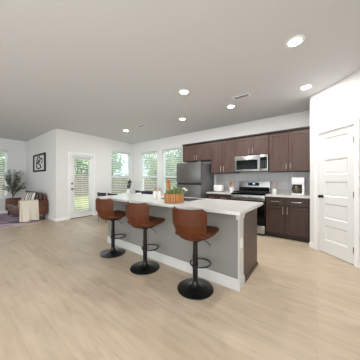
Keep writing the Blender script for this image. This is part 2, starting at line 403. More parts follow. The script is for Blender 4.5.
# windows: n, axis, wall plane, outward sign, span
def window(n, axis, plane, out, a0, a1, label):
    def B(m, p, q, d0, d1, z0, z1, bev=.003):
        e0, e1 = sorted((plane+out*d0, plane+out*d1))
        if axis == 'x': m.box(p, q, e0, e1, z0, z1, bev)
        else: m.box(e0, e1, p, q, z0, z1, bev)
    w = empty('window_%d' % n, ((a0+a1)/2, plane+out*.1, WZ0) if axis == 'x' else (plane+out*.1, (a0+a1)/2, WZ0)); struct(w, label, 'window')
    inv = Matrix.Translation(-Vector(w.location))
    def fin(m, name, mm):
        o = m.build(name, mm, w); o.data.transform(inv); return o
    m = MB(); f = .045; mid = 1.36
    B(m, a0, a0+f, .07, .14, WZ0, WZ1); B(m, a1-f, a1, .07, .14, WZ0, WZ1); B(m, a0+f, a1-f, .07, .14, WZ1-f, WZ1); B(m, a0+f, a1-f, .07, .14, WZ0, WZ0+f)
    fin(m, 'window_frame', M_VINYL)
    m = MB(); B(m, a0+f, a1-f, .075, .125, mid-.04, mid+.04); fin(m, 'meeting_rail', M_VINYL)
    m = MB(); B(m, a0+f, a1-f, .1, .106, WZ0+f, mid-.03, 0); B(m, a0+f, a1-f, .11, .116, mid+.03, WZ1-f, 0); fin(m, 'pane', M_GLASS)
    m = MB(); B(m, a0-.03, a1+.03, -.03, .0, WZ0-.02, WZ0, .004); B(m, a0, a1, 0, .07, WZ0-.001, WZ0+.006, .0); B(m, a0-.02, a1+.02, -.012, 0, WZ0-.085, WZ0-.02, .003); fin(m, 'window_sill', M_TRIM)
    return w
window(1, 'y', XL, -1, *W_P, 'window in the patio door wall near the corner')
window(2, 'x', YB, 1, *W_1, 'dining window next to the room corner')
window(3, 'x', YB, 1, *W_2, 'dining window partly behind the refrigerator')
window(4, 'y', XF, -1, *W_L, 'sitting area window behind the olive tree')

# ------------------------------------------------------------------ blinds
def blind(name, axis, plane, out, a0, a1, ztop, zbot, depth, label, pitch=.066, tilt=30, group='white slatted window blinds', slope=0.):
    c = Vector(((a0+a1)/2, plane+out*depth, 0) if axis == 'x' else (plane+out*depth, (a0+a1)/2, 0))
    c.z = ztop
    t = empty(name, c, 0, label, 'blind', group)
    hw = (a1-a0)/2
    rot = Matrix.Identity(4) if axis == 'x' else Matrix.Rotation(PI/2, 4, 'Z')
    MB().box(-hw, hw, -.026, .026, -.06, 0, .006, mtx=rot).build('headrail', M_BLIND, t)
    m = MB(); z = -.06-pitch*.6; n = 0
    while z > zbot-ztop+.03:
        R = rot @ Matrix.Translation((0, 0, z)) @ Matrix.Rotation(slope*min(1, n/20), 4, 'Y') @ Matrix.Rotation(math.radians(tilt)*(-out if axis == 'x' else out), 4, 'X')
        m.box(-hw+.006, hw-.006, -.024, .024, -.0015, .0015, mtx=R); z -= pitch; n += 1
    m.build('slats', M_BLIND, t)
    MB().box(-hw+.004, hw-.004, -.022, .022, zbot-ztop, zbot-ztop+.025, .005, mtx=rot @ Matrix.Rotation(slope, 4, 'Y')).build('bottom_rail', M_BLIND, t)
    m = MB()
    for f in (-.72, 0, .72): m.tube([rot @ Vector((hw*f, s, -.03)) for s in (0,)] + [rot @ Vector((hw*f, 0, zbot-ztop+.01))], .0018, 5)
    m.build('ladder_cord', M_BLIND, t)
    MB().tube([rot @ Vector((-hw+.06, -.03*(out if axis == 'x' else -out), -.05)), rot @ Vector((-hw+.06, -.034*(out if axis == 'x' else -out), -.75))], .004, 6).build('tilt_wand', M_WPLAST, t)
    return t
blind('window_blind', 'y', XL, -1, W_P[0]+.008, W_P[1]-.008, WZ1-.003, WZ0+.02, .036, 'white slat blind on the window between patio door and room corner')
blind('window_blind', 'x', YB, 1, W_1[0]+.008, W_1[1]-.008, WZ1-.003, WZ0+.02, .036, 'white slat blind on the back wall window nearest the room corner')
blind('window_blind', 'x', YB, 1, W_2[0]+.008, W_2[1]-.008, WZ1-.003, WZ0+.02, .036, 'white slat blind on the window half hidden by the refrigerator')
blind('window_blind', 'y', XF, -1, W_L[0]+.008, W_L[1]-.008, WZ1-.003, WZ0+.02, .036, 'white slat blind behind the potted olive tree')
blind('door_blind', 'y', XL, 1, DP[0]+.085, DP[1]-.085, 2.015, .20, .024, 'white slat blind hanging on the patio door glass', pitch=.07, tilt=16, slope=0, group=None)

# ------------------------------------------------------------------ outdoors
struct(MB().box(-40, 12, YB+.2, 34, -.3, -.12).box(-40, XL-.2, YN+.2, YB+.2, -.3, -.12).box(-40, XF-.2, -14, YN+.2, -.3, -.12).build('ground', M_GRASS), 'sunlit lawn outside the windows', 'lawn')
def fence(name, p0, p1, label):
    p0, p1 = Vector(p0), Vector(p1); L = (p1-p0).length
    t = empty(name, (p0.x, p0.y, -.12), math.atan2(p1.y-p0.y, p1.x-p0.x), label, 'fence', 'timber fences around the lawn')
    n = int(L/.15)
    m = MB()
    for k in range(n): m.box(k*.15+.004, k*.15+.146, -.012, .012, .04, 1.8)
    m.build('fence_boards', M_FENCE, t)
    m = MB()
    for z in (.3, .95, 1.6): m.box(0, L, .012, .05, z, z+.09)
    m.build('rail', M_FENCE, t)
fence('garden_fence', (-15.5, -6), (-15.5, 13), 'brown timber fence seen through the patio door glass')
fence('garden_fence', (-15.4, 13), (6, 13), 'brown timber fence seen through the back wall windows')
def tree_mesh(seed, R, Hh, n, size):
    rng = random.Random(seed); f = MB()
    blobs = [(Vector((rng.uniform(-.5, .5)*R, rng.uniform(-.5, .5)*R, Hh+rng.uniform(-.55, .5)*R)), R*rng.uniform(.5, .75)) for _ in range(9)]
    for _ in range(n):
        c, r = rng.choice(blobs); d = Vector((rng.gauss(0, 1), rng.gauss(0, 1), rng.gauss(0, 1))).normalized()
        p = c+d*r*rng.uniform(.5, 1)**.5
        f.leaf(p, d+Vector((rng.uniform(-.8, .8), rng.uniform(-.8, .8), rng.uniform(-1, .3))), size*rng.uniform(.7, 1.3), size*.6, rng)
    k = MB(); top = Hh-.1*R
    k.tube([(0, 0, 0), (.05, .02, top*.5), (0, .06, top)], [.16, .12, .06], 9)
    for c, r in blobs[:5]: k.tube([(0.02, .04, top*.6), tuple(c*.6+Vector((0, 0, top*.35))), tuple(c)], [.06, .04, .015], 6)
    return f, k
TREES = [(-19.2, 8.2, 2.4, 3.5, 'broad pale-green tree behind the fence seen through the patio door', M_TREE),
         (-27.5, 17.2, 2.5, 4.4, 'large green tree beyond the fence in the window beside the patio door', M_TREED),
         (-21.8, 21.6, 2.5, 4.6, 'leafy tree behind the fence at the window near the room corner', M_TREE),
         (-15.6, 21.6, 2.5, 4.6, 'tall tree behind the back fence seen next to the refrigerator', M_TREED),
         (-9.4, 10.4, 1.2, 1.9, 'bushy garden tree in front of the fence outside the dining windows', M_TREE),
         (-19.4, 2.6, 2.2, 3.0, 'tree outside the sitting area window behind the olive plant', M_TREE)]
for i, (x, y, R, hh, lab, mm) in enumerate(TREES):
    t = empty('garden_tree', (x, y, -.14), 0, lab, 'tree', 'garden trees')
    f, k = tree_mesh(11+i, R, hh, 2600, .3)
    f.build('foliage', mm, t); k.build('trunk', M_BARK, t, True)

# ------------------------------------------------------------------ ceiling fittings
LT = [(-.19, 2.364, 'recessed downlight nearest the viewer, above the stool at the island end'), (-1.845, 2.549, 'recessed downlight above the island planter'),
      (-.139, 3.631, 'recessed downlight beside the top of the pantry wall'), (-1.426, 3.646, 'recessed downlight next to the larger ceiling vent before the microwave'),
      (-2.692, 3.654, 'recessed downlight in front of the refrigerator'), (-4.717, 3.442, 'recessed downlight over the dining table')]
t0 = None
for i, (x, y, lab) in enumerate(LT):
    if t0 is None:
        t0 = empty('recessed_downlight', (x, y, H), 0, lab, 'ceiling light', 'recessed downlights in the ceiling')
        MB().lathe([(.062, 0), (.095, 0), (.095, -.004), (.088, -.008), (.066, -.008), (.062, -.004), (.062, 0)], n=36).build('trim_ring', M_TRIM, t0, True)
        MB().lathe([(.063, -.002), (.06, -.008), (.045, -.012), (0, -.015)], n=30).build('lens', M_LENS, t0, True)
    else:
        dup(t0, (x, y, H), 0, lab)
    L = lamp('downlight_glow', 'AREA', (x, y, H-.02), (0, 0, 0), 11, (1, .985, .965), shape='DISK', size=.12, spread=PI)
def vent(x, y, lab, L=.3, w=.13):
    t = empty('ceiling_vent', (x, y, H), 0, lab, 'vent', 'ceiling air vents')
    m = MB().box(-L/2, L/2, -w/2, -w/2+.02, -.008, 0, .002).box(-L/2, L/2, w/2-.02, w/2, -.008, 0, .002).box(-L/2, -L/2+.02, -w/2+.02, w/2-.02, -.008, 0).box(L/2-.02, L/2, -w/2+.02, w/2-.02, -.008, 0)
    m.build('frame', M_TRIM, t)
    MB().box(-L/2+.02, L/2-.02, -w/2+.02, w/2-.02, -.001, 0).build('backing', M_GAP, t)
    m = MB()
    for k in range(5): m.box(-L/2+.02, L/2-.02, -.004, .004, -.0005, .0005, mtx=Matrix.Translation((0, -w/2+.03+k*.0175, -.005)) @ Matrix.Rotation(math.radians(40), 4, 'X'))
    m.build('louvre', M_TRIM, t)
vent(-1.101, 3.326, 'rectangular white ceiling vent between downlights above the island')
vent(-3.983, 3.413, 'small ceiling vent near the downlight over the dining table')

# ------------------------------------------------------------------ island
isl = empty('kitchen_island', (-2, 2, 0), 0, 'long kitchen island with pale grey front and dark wood end panel', 'kitchen island')
def ib(m, name, mm, label=None, smooth=False):
    o = m.build(name, mm, isl, smooth); o.data.transform(Matrix.Translation((2, -2, 0)))
    if label: o['label'] = label
    return o
IX0, IX1, IY0, IY1, IYB = -3.308, -.688, 1.992, 2.155, 2.773
ib(MB().box(IX0, IX1-.012, IY0, IY1, 0, .874), 'front_panel', mat('island_shaded_paint', (136, 134, 129), .7, spec=.25), 'smooth pale grey front with shade in its colour')  # pale paint darkened: shade below the worktop is put into its colour
ib(MB().box(IX1-.012, IX1, IY0, IY1, 0, .874, .003).box(IX1-.03, IX1+.014, IY0-.014, IY1, .79, .874, .004).box(IX1-.03, IX1+.022, IY0-.022, IY1, .835, .874, .006), 'corner_post', M_ITRIM, 'white corner post with stepped cap')
m = MB().box(IX0, IX1+.016, IY0-.016, IY0, 0, .1, .003).box(IX1, IX1+.016, IY0, IY1, 0, .1, .003).box(IX0, IX1+.009, IY0-.009, IY0, .095, .13, .003).box(IX1, IX1+.009, IY0, IY1, .095, .13, .003)
ib(m, 'baseboard', M_ITRIM, 'white stepped baseboard')
ib(MB().box(IX0, -2.27, IY1, IYB-.02, .0, .874).box(-2.27, -1.51, IY1, IYB-.02, .0, .68).box(-1.51, IX1-.02, IY1, IYB-.02, .0, .874), 'cabinet_body', M_CAB2, 'dark wood cabinet body')
ib(MB().box(IX1-.02, IX1-.002, IY1, IYB, 0, .874, .002), 'end_panel', M_ENDP, 'dark wood end panel')
ib(MB().box(IX1-.002, IX1+.012, IY1, IYB+.005, 0, .045, .005), 'shoe_moulding', M_ENDP)
for k in range(4):
    w = (IX1-IX0-.04)/4
    ib(MB().box(IX0+.02+k*w+.004, IX0+.02+(k+1)*w-.004, IYB-.02, IYB, .11, .86, .003), 'door', M_CAB2)
o = ib(MB().box(IX1, IX1+.005, 2.035, 2.105, .455, .57, .002), 'outlet', M_WPLAST, 'white wall socket on the corner post')
# island worktop with sink cut-out
CX0, CX1, CY0, CY1 = -3.42, -.611, 1.802, 2.80
SX0, SX1, SY0, SY1 = -2.2, -1.53, 2.235, 2.67
m = MB().box(CX0, CX1, CY0, SY0, .876, .914, .004).box(CX0, CX1, SY1, CY1, .876, .914, .004).box(CX0, SX0, SY0-.006, SY1+.006, .876, .914, 0).box(SX1, CX1, SY0-.006, SY1+.006, .876, .914, 0)
# bevelled pieces meet the middle strips flush on top
tag(m.build('island_worktop', M_QUARTZ), 'white quartz worktop lying on the kitchen island', 'worktop')
sk = empty('kitchen_sink', ((SX0+SX1)/2, (SY0+SY1)/2, .70), 0, 'stainless steel sink set into the white island worktop', 'sink')
hx, hy = (SX1-SX0)/2-.001, (SY1-SY0)/2-.001
m = MB().box(-hx, hx, -hy, hy, 0, .004)
for b in ((-hx, -hx+.006, -hy, hy), (hx-.006, hx, -hy, hy), (-hx+.006, hx-.006, -hy, -hy+.006), (-hx+.006, hx-.006, hy-.006, hy)): m.box(*b, .004, .217)
m.build('basin', M_STEEL, sk)
m = MB()
for b in ((-hx-.02, -hx+.008, -hy-.02, hy+.02), (hx-.008, hx+.02, -hy-.02, hy+.02), (-hx+.008, hx-.008, -hy-.02, -hy+.008), (-hx+.008, hx-.008, hy-.008, hy+.02)): m.box(*b, .2145, .2185, .0015)
m.build('rim', M_NICKEL, sk)
MB().lathe([(0, .004), (.045, .004), (.045, .007), (.03, .006), (0, .005)]).build('drain', M_NICKEL, sk, True)

# ------------------------------------------------------------------ bar stools
def make_stool():
    t = empty('bar_stool', (0, 0, 0), 0, None, 'bar stool', 'cognac leather bar stools at the island')
    MB().lathe([(0, 0), (.202, 0), (.206, .005), (.204, .010), (.17, .016), (.11, .024), (.065, .036), (.040, .056), (.030, .095), (0, .095)], n=44).build('base', M_BLK, t, True)
    MB().cyl((0, 0, .08), .029, .31, bev=.002).build('column', M_BLK, t, True)
    MB().cyl((0, 0, .38), .026, .20, bev=.001).build('gas_lift', M_BLK, t, True)
    # D-shaped foot ring in front of the column
    pts = [(.118*math.cos(a)+.015, .085+.118*math.sin(a), .265) for a in [2*PI*k/32 for k in range(32)]]
    fr = MB().tube(pts, .0085, 8, closed=True); fr.cyl((0, 0, .235), .034, .06, bev=.003).build('foot_ring', M_BLK, t, True)
    MB().tube([(.02, .0, .575), (.09, .03, .565), (.135, .05, .535), (.16, .06, .505)], .005, 7).build('lift_lever', M_BLK, t, True)
    MB().box(-.1, .1, -.1, .1, .572, .59, .004).build('seat_plate', M_BLK, t)
    def seat(u, v):
        s = 2*u-1
        w = .212*(1-.25*max(0, (v-.75)/.25)**3)*(1-.42*max(0, (.35-v)/.35)**2)
        y = -.2+.435*v; x = s*w
        z = .632+.012*s*s+.034*(max(0, v-.5)/.5)**1.3+.035*max(0, (.25-v)/.25)**2-.012*max(0, (v-.9)/.1)**2
        e = (1-abs(s)**6)**.5*(1-abs(2*v-1)**10)**.5
        return (x, y, z), (.45+.55*e)*(1-.35*v*v)
    MB().sheet(seat, 20, 20, .062).build('seat', M_LEATHER, t, True)
    def back(u, v):
        s = 2*u-1
        zz = .602+.33*v
        w = .163+.052*math.sin(min(1, v/.72)*PI/2)
        w *= 1-.16*max(0, (v-.84)/.16)**2.5
        w *= 1-.34*max(0, (.22-v)/.22)**2
        y = -.165-.075*min(1, v/.5)**.8-.012*v+.115*abs(s)**2.3*(w/.2)
        e = (1-abs(s)**8)**.5*(1-abs(2*v-1)**12)**.5
        return (s*w, y, zz-.0*s*s+.004*s*s*max(0, v-.8)/.2), .6+.4*e
    MB().sheet(back, 24, 22, .036).build('backrest', M_LEATHER, t, True)
    # piped seam round the front of the back pad
    return t
st0 = make_stool()
labs = ['cognac leather bar stool farthest along the island, nearest the patio door', 'middle cognac leather bar stool, between the two others', 'cognac leather bar stool closest to the dark end of the island']
for i, (x, y, r) in enumerate([(-2.74, 1.74, 0.), (-1.925, 1.725, 0.), (-1.10, 1.74, 0.)]):
    o = st0 if i == 0 else dup(st0)
    o.location = (x, y, 0); o.rotation_euler = (0, 0, r); o['label'] = labs[i]

# ------------------------------------------------------------------ kitchen run
def shaker(w, h, mm, name, parent, x, y, z, rail=.058, t=.02):
    """door front, lower-left corner at (x, y, z), facing -y"""
    m = MB().box(0, rail, 0, t, 0, h, .0015).box(w-rail, w, 0, t, 0, h, .0015).box(rail, w-rail, 0, t, 0, rail, .0015).box(rail, w-rail, 0, t, h-rail, h, .0015)
    m.box(rail-.002, w-rail+.002, .013, t+.002, rail-.002, h-rail+.002)
    return m.build(name, mm, parent, loc=(x, y, z))
def pull(parent, x, z, L, vert):
    """bar pull on a front, local to the front"""
    m = MB()
    if vert:
        m.cyl((x, -.03, z-L/2), .006, L, 'z', 10); m.cyl((x, -.03, z-L*.36), .004, .03, 'y', 8); m.cyl((x, -.03, z+L*.36), .004, .03, 'y', 8)
    else:
        m.cyl((x-L/2, -.03, z), .006, L, 'x', 10); m.cyl((x-L*.36, -.03, z), .004, .03, 'y', 8); m.cyl((x+L*.36, -.03, z), .004, .03, 'y', 8)
    m.build('handle', M_NICKEL, parent, True)
def upper(x0, x1, z0, z1, label, split=None):
    t = empty('wall_cabinet', (x0, YB-.337, z0), 0, label, 'kitchen cabinet', 'dark wood wall cabinets')
    w, h = x1-x0, z1-z0
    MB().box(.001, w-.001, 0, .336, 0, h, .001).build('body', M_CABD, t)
    s = split or w/2
    for k, (p, q) in enumerate(((.006, s-.003), (s+.003, w-.006))):
        d = shaker(q-p, h-.05, M_CAB, 'door', t, p, -.02, .012)
        pull(d, (q-p)-.035 if k == 0 else .035, .105 if h > .6 else .09, .13, True)
    return t
UZ0, UZ1 = 1.42, 2.305
upper(-3.335, -2.352, 1.80, UZ1, 'short dark wood wall cabinet above the refrigerator')
upper(-2.350, -1.664, UZ0, UZ1, 'tall dark wood wall cabinet between refrigerator and microwave')
upper(-1.662, -.872, 1.835, UZ1, 'short dark wood wall cabinet above the microwave')
upper(-.870, PX-.002, UZ0, UZ1, 'tall dark wood wall cabinet above the coffee maker')
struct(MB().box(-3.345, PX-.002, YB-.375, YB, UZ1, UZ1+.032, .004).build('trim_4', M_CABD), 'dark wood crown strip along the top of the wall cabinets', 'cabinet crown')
struct(MB().box(-2.352, PX-.001, YB-.008, YB, .88, UZ0+.04).build('trim_5', M_TILE), 'pale grey tiled splashback behind the cooker', 'splashback')
BY = 4.30
def base(x0, x1, label, two=True):
    t = empty('base_cabinet', (x0, BY, 0), 0, label, 'kitchen cabinet', 'dark wood base cabinets')
    w = x1-x0
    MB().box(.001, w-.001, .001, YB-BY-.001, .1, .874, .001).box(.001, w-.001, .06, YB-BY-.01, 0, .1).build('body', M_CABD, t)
    s = w/2-.02 if two else w
    for k, (p, q) in enumerate(((.008, s-.004), (s+.004, w-.03)) if two else ((.006, w-.006),)):
        d = shaker(q-p, .155, M_CAB2, 'drawer', t, p, -.02, .705, rail=.03); pull(d, (q-p)/2, .08, .16, False)
        d = shaker(q-p, .575, M_CAB2, 'door', t, p, -.02, .115); pull(d, (q-p)-.035 if k == 0 else .035, .49, .16, True)
    return t
base(-.893, PX-.003, 'dark wood base cabinet with two doors under the coffee maker')
base(-2.34, -1.668, 'dark wood base cabinet between refrigerator and cooker', True)
tag(MB().box(-.893, PX-.002, BY-.035, YB-.009, .876, .914, .004).build('worktop', M_QUARTZ), 'white worktop under the coffee maker', 'worktop')
tag(MB().box(-2.36, -1.668, BY-.035, YB-.009, .876, .914, .004).build('worktop', M_QUARTZ), 'white worktop between refrigerator and cooker', 'worktop')

# refrigerator
t = empty('refrigerator', (-2.83, 4.1, 0), 0, 'stainless steel top-freezer refrigerator beside the dining window', 'refrigerator')
hw = .408
MB().box(-hw, hw, .062, .76, .02, 1.70, .004).build('body', M_STEELD, t)
m = MB().box(-hw, hw, 0, .055, 1.142, 1.715, .012)
d = m.build('freezer_door', M_FRIDGE, t, True); 
d = MB().box(-hw, hw, 0, .055, .09, 1.108, .012).build('fridge_door', M_FRIDGE, t, True)
MB().box(-hw+.02, hw-.02, .02, .062, 1.09, 1.16).build('pocket_handle', M_GAP, t)
MB().box(-hw+.01, hw-.01, .02, .062, .01, .09).build('kick_plate', M_GAP, t)
MB().box(hw-.1, hw-.02, .01, .09, 1.715, 1.735, .004).build('hinge_cover', M_STEELD, t)

# range
t = empty('range_cooker', (-1.28, 4.235, 0), 0, 'stainless steel range with black cooktop and oven door', 'cooker')
hw = .381
MB().box(-hw, hw, .04, .64, .02, .895, .002).build('body', M_BLK, t)
MB().box(-hw, hw, .03, .585, .895, .925, .004).build('cooktop', M_BLKGL, t)
for cx in (-.19, .19):
    g = MB()
    for yy in (.08, .31, .54): g.box(cx-.17, cx+.17, yy-.007, yy+.007, .94, .96, .003)
    for xx in (-.16, -.05, .05, .16): g.box(cx+xx-.007, cx+xx+.007, .08, .54, .945, .962, .003)
    for xx in (-.16, .16):
        for yy in (.08, .54): g.box(cx+xx-.008, cx+xx+.008, yy-.008, yy+.008, .925, .945)
    g.build('pan_grate', M_IRON, t)
for cx in (-.19, .19):
    for yy in (.19, .43): MB().lathe([(0, .925), (.045, .925), (.045, .935), (.03, .938), (0, .938)], c=(cx, yy, 0)).build('burner', M_IRON, t, True)
bg = MB().box(-hw, hw, .585, .64, .895, 1.20, .006).build('backguard', M_STEEL, t, True)
MB().box(-hw+.012, hw-.012, .575, .587, .925, 1.055, .002).build('rear_panel', M_BLKGL, t)
MB().box(-.14, .13, .578, .588, 1.09, 1.17, .003).build('display', M_BLKGL, t)
MB().box(-.02, .03, .576, .579, 1.13, 1.148).build('clock_digits', emis('clock_glow', (190, 225, 255), 1.5), t)
MB().box(-hw, hw, 0, .06, .775, .893, .008).build('control_panel', M_STEEL, t, True)
for k in range(5):
    MB().lathe([(0, 0), (.024, 0), (.022, .022), (.017, .03), (0, .03)], mtx=Matrix.Translation((-.29+k*.145, 0, .835)) @ Matrix.Rotation(PI/2, 4, 'X')).build('control_knob', M_NICKEL, t, True)
dr = MB().box(-hw, hw, .0, .045, .235, .765, .006).build('oven_door', M_BLKGL, t, True)
MB().cyl((-.34, -.045, .725), .012, .68, 'x', 14).box(-.32, -.295, -.045, .002, .715, .735, .003).box(.295, .32, -.045, .002, .715, .735, .003).build('oven_handle', M_STEEL, dr, True)
MB().box(-hw, hw, 0, .045, .05, .225, .008).build('storage_drawer', M_STEEL, t, True)

# microwave
t = empty('microwave', (-1.268, 4.475, 1.44), 0, 'stainless over-range microwave with black glass door', 'microwave')
hw = .386; mh = .385
MB().box(-hw, hw, .03, .402, 0, mh, .003).build('body', M_STEELD, t)
dd = MB().box(-hw, .205, 0, .03, .0, mh, .005).build('door', M_STEEL, t, True)
MB().box(-hw+.045, .165, -.003, .004, .052, mh-.1, .004).build('window_glass', M_BLKGL, dd)
MB().cyl((.188, -.03, .05), .009, mh-.1, 'z', 12).box(.182, .194, -.03, .002, .07, .085).box(.182, .194, -.03, .002, mh-.085, mh-.07).build('handle', M_STEEL, dd, True)
cp = MB().box(.208, hw, 0, .03, 0, mh, .005).build('control_panel', M_STEEL, t, True)
MB().box(.222, hw-.018, -.003, .004, .06, mh-.055, .003).build('keypad', M_BLKGL, cp)
for r_ in range(4):
    for c_ in range(3): MB().box(.238+c_*.042, .238+c_*.042+.026, -.0045, -.002, .085+r_*.045, .085+r_*.045+.022).build('key', mat('grey_key', (70, 72, 74), .5), cp)
MB().box(-hw+.02, hw-.02, .005, .03, -.012, 0).build('vent_grille', M_GAP, t)

# coffee maker
t = empty('coffee_maker', (-.325, 4.56, .914), 0, 'white drip coffee maker with glass jug next to the pantry wall', 'coffee maker')
MB().box(-.105, .125, -.02, .2, 0, .035, .01).box(-.105, .125, .11, .2, .03, .36, .012).box(-.105, .125, -.02, .2, .225, .375, .014).box(.085, .125, -.01, .12, .03, .23, .006).build('housing', M_WPLAST, t, True)
MB().box(-.095, .08, .1, .112, .036, .228).build('back_plate', M_BLK, t)
MB().cyl((-.01, .045, .036), .062, .004, n=24).build('hot_plate', M_BLK, t)
j = MB().lathe([(0, .042), (.055, .042), (.066, .08), (.066, .13), (.05, .17), (.045, .185), (.04, .185), (.045, .168), (.06, .13), (.06, .08), (.05, .048), (0, .048)], c=(-.01, .045, 0)).build('jug', mat('smoked_glass', (96, 84, 58), .06, metal=.35, spec=.8), t, True)
MB().lathe([(0, .185), (.047, .185), (.047, .2), (.03, .208), (0, .21)], c=(-.01, .045, 0)).build('lid', M_BLK, j, True)
MB().tube([(-.066, .02, .165), (-.09, 0, .16), (-.09, 0, .09), (-.072, .015, .075)], .007, 8).build('jug_handle', M_BLK, j, True)
# toaster
t = empty('toaster', (-2.16, 4.63, .914), 0, 'small white toaster on the worktop beside the refrigerator', 'toaster')
MB().box(-.125, .125, -.09, .09, .008, .19, .035, 4).build('housing', M_WHITE, t, True)
for yy in (-.032, .032): MB().box(-.09, .09, yy-.012, yy+.012, .186, .1915).build('slot', M_GAP, t)
MB().box(-.135, -.123, -.012, .012, .11, .13, .003).build('lever', M_BLK, t)
for xx in (-.1, .1):
    for yy in (-.065, .065): MB().cyl((xx, yy, 0), .012, .01, n=12).build('foot', M_BLK, t)
# crocks and their spoons
def crock(x, y, label, spoon_labels, seed, r=.058, h=.135):
    t = tag(MB().lathe([(0, 0), (r*.92, 0), (r, .01), (r, h-.01), (r*.98, h), (r*.88, h), (r*.88, .015), (0, .015)], n=30).build('utensil_crock', M_WHITE, None, True, loc=(x, y, .914)), label, 'utensil crock', 'white utensil crocks')
    rng = random.Random(seed)
    for i, lab in enumerate(spoon_labels):
        a = 2*PI*i/len(spoon_labels)+rng.uniform(-.2, .2)+.5
        b = Vector((x+math.cos(a)*.018, y+math.sin(a)*.018, .914+.017)); tp = Vector((x+math.cos(a)*(r+.012), y+math.sin(a)*(r*.8), .914+h+.1+.03*rng.random()))
        ln = (tp-b).length; q = (tp-b).to_track_quat('Z', 'Y').to_matrix().to_4x4()
        s = empty('wooden_spoon', b, 0, lab, 'spoon', 'wooden spoons in the crocks')
        MB().tube([(0, 0, 0), (0, 0, ln*.82)], [.005, .006], 8, mtx=q).build('handle', M_WOODH, s, True)
        MB().lathe([(0, 0), (.014, .008), (.031, .032), (.034, .058), (.024, .086), (0, .095)], sy=.3, n=16, mtx=q @ Matrix.Translation((0, 0, ln*.8))).build('bowl', M_WOODH, s, True)
crock(-1.785, 4.63, 'white crock of wooden spoons between toaster and cooker', ['wooden spoon leaning toward the toaster in its crock'.replace('its crock', 'the crock by the toaster'), 'wooden spoon standing at the back of the crock by the toaster', 'wooden spoon leaning toward the cooker from the crock by the toaster'][:3], 3)
crock(-1.295+.52, 4.66, 'narrow white crock of wooden spoons between cooker and coffee maker', ['wooden spoon leaning toward the coffee maker', 'wooden spoon leaning toward the pans of the cooker'], 5, .045, .12)

# ------------------------------------------------------------------ on the island
t = empty('wooden_planter', (-1.65, 2.03, .914), 0, 'round slatted wooden tub with leafy plant on the island', 'planter')
n = 26; R = .142
m = MB().lathe([(0, .0), (R-.02, .0), (R-.012, .012), (R-.012, .12), (R-.025, .12), (R-.025, .02), (0, .02)], n=40).build('tub', mat('tub_brown_wood', (120, 78, 44), .6, var=.1), t, True)
g = MB()
for k in range(n):
    a = 2*PI*k/n; g.box(-.0128, .0128, -.006, .006, .004, .132, .003, mtx=Matrix.Rotation(a, 4, 'Z') @ Matrix.Translation((0, R-.006, 0)))
g.build('slats', M_WOODL, t)
MB().lathe([(0, .1), (R-.03, .1), (R-.03, .108), (0, .112)], n=30).build('soil', M_SOIL, t, True)
rng = random.Random(4); g = MB()
for k in range(190):
    a = rng.uniform(0, 2*PI); rr = .095*rng.random()**.5; p = Vector((.025+rr*math.cos(a)*1.05, rr*math.sin(a), .11+.075*rng.random()*(1-rr/.16)))
    g.leaf(p, (math.cos(a)*rr*9+rng.uniform(-.5, .5), math.sin(a)*rr*9+rng.uniform(-.5, .5), .75), rng.uniform(.045, .07), .04, rng)
g.build('foliage', M_LEAF2, t)
tag(MB().lathe([(0, 0), (.036, 0), (.038, .02), (.03, .06), (.027, .13), (.031, .21), (.035, .25), (.03, .27), (.018, .28), (.026, .296), (.028, .315), (.016, .332), (0, .338)], n=24).build('pepper_mill', M_WOODH, None, True, loc=(-1.90, 2.2, .914)), 'tall honey wood pepper mill standing behind the slatted tub', 'pepper mill')
fl = empty('blossom_sprig', (.075, .05, .108)); fl.parent = t; fl['label'] = 'white blossom sprig'
MB().tube([(0, 0, 0), (.03, .01, .06), (.06, .02, .085)], .0025, 6).build('stem', M_LEAF2, fl)
g = MB()
for k in range(3):
    c = Vector((.05+.022*k, .02+.006*k, .088-.012*k))
    for q in range(6):
        a = 2*PI*q/6; g.leaf(c, (math.cos(a), math.sin(a)*.5, .5*math.sin(a)+.35), .026, .02, rng)
g.build('petals', M_WHITE, fl)
# soap bottles
def bottle(x, y, label):
    t = empty('soap_bottle', (x, y, .914), 0, label, 'bottle', 'white pump bottles on the island')
    MB().lathe([(0, 0), (.03, 0), (.033, .004), (.033, .105), (.028, .122), (.013, .13), (.013, .138), (0, .138)], n=24).build('body', M_WHITE, t, True)
    p = MB().cyl((0, 0, .138), .013, .018, n=16, bev=.001); p.cyl((0, 0, .156), .004, .022, n=10); p.box(-.01, .036, -.007, .007, .176, .188, .003)
    p.build('pump', M_WOODH, t, True)
bottle(-2.105, 2.20, 'white pump bottle nearer to the slatted wooden tub')
bottle(-2.20, 2.20, 'white pump bottle farther from the slatted wooden tub')

# ------------------------------------------------------------------ dining corner
t = empty('dining_table', (-4.74, 3.45, 0), 0, 'white dining table under the downlight between island and windows', 'table')
MB().box(-.75, .75, -.45, .45, .72, .75, .006).build('tabletop', M_WHITE, t)
MB().box(-.66, .66, -.36, .36, .65, .72).build('apron', M_WHITE, t)
for sx in (-1, 1):
    for sy in (-1, 1): MB().cyl((sx*.66, sy*.37, 0), .022, .72, n=14, r2=.032).build('leg', M_BLK, t, True)
def make_chair():
    t = empty('dining_chair', (0, 0, 0), 0, None, 'dining chair', 'navy dining chairs round the white table')
    MB().box(-.22, .22, -.2, .22, .43, .49, .022, 3).build('seat', M_NAVY, t, True)
    def bk(u, v):
        s = 2*u-1; w = .205+.02*v
        return (s*w, -.2-.05*v+.045*s*s, .47+.395*v), .5+.5*(1-abs(s)**8)**.5*(1-abs(2*v-1)**10)**.5
    MB().sheet(bk, 16, 10, .045).build('backrest', M_NAVY, t, True)
    for sx in (-1, 1):
        for sy in (-1, 1): MB().tube([(sx*.17, sy*.15, .435), (sx*.2, sy*.19, 0)], [.013, .009], 10).build('leg', M_BLK, t, True)
    return t
c0 = make_chair()
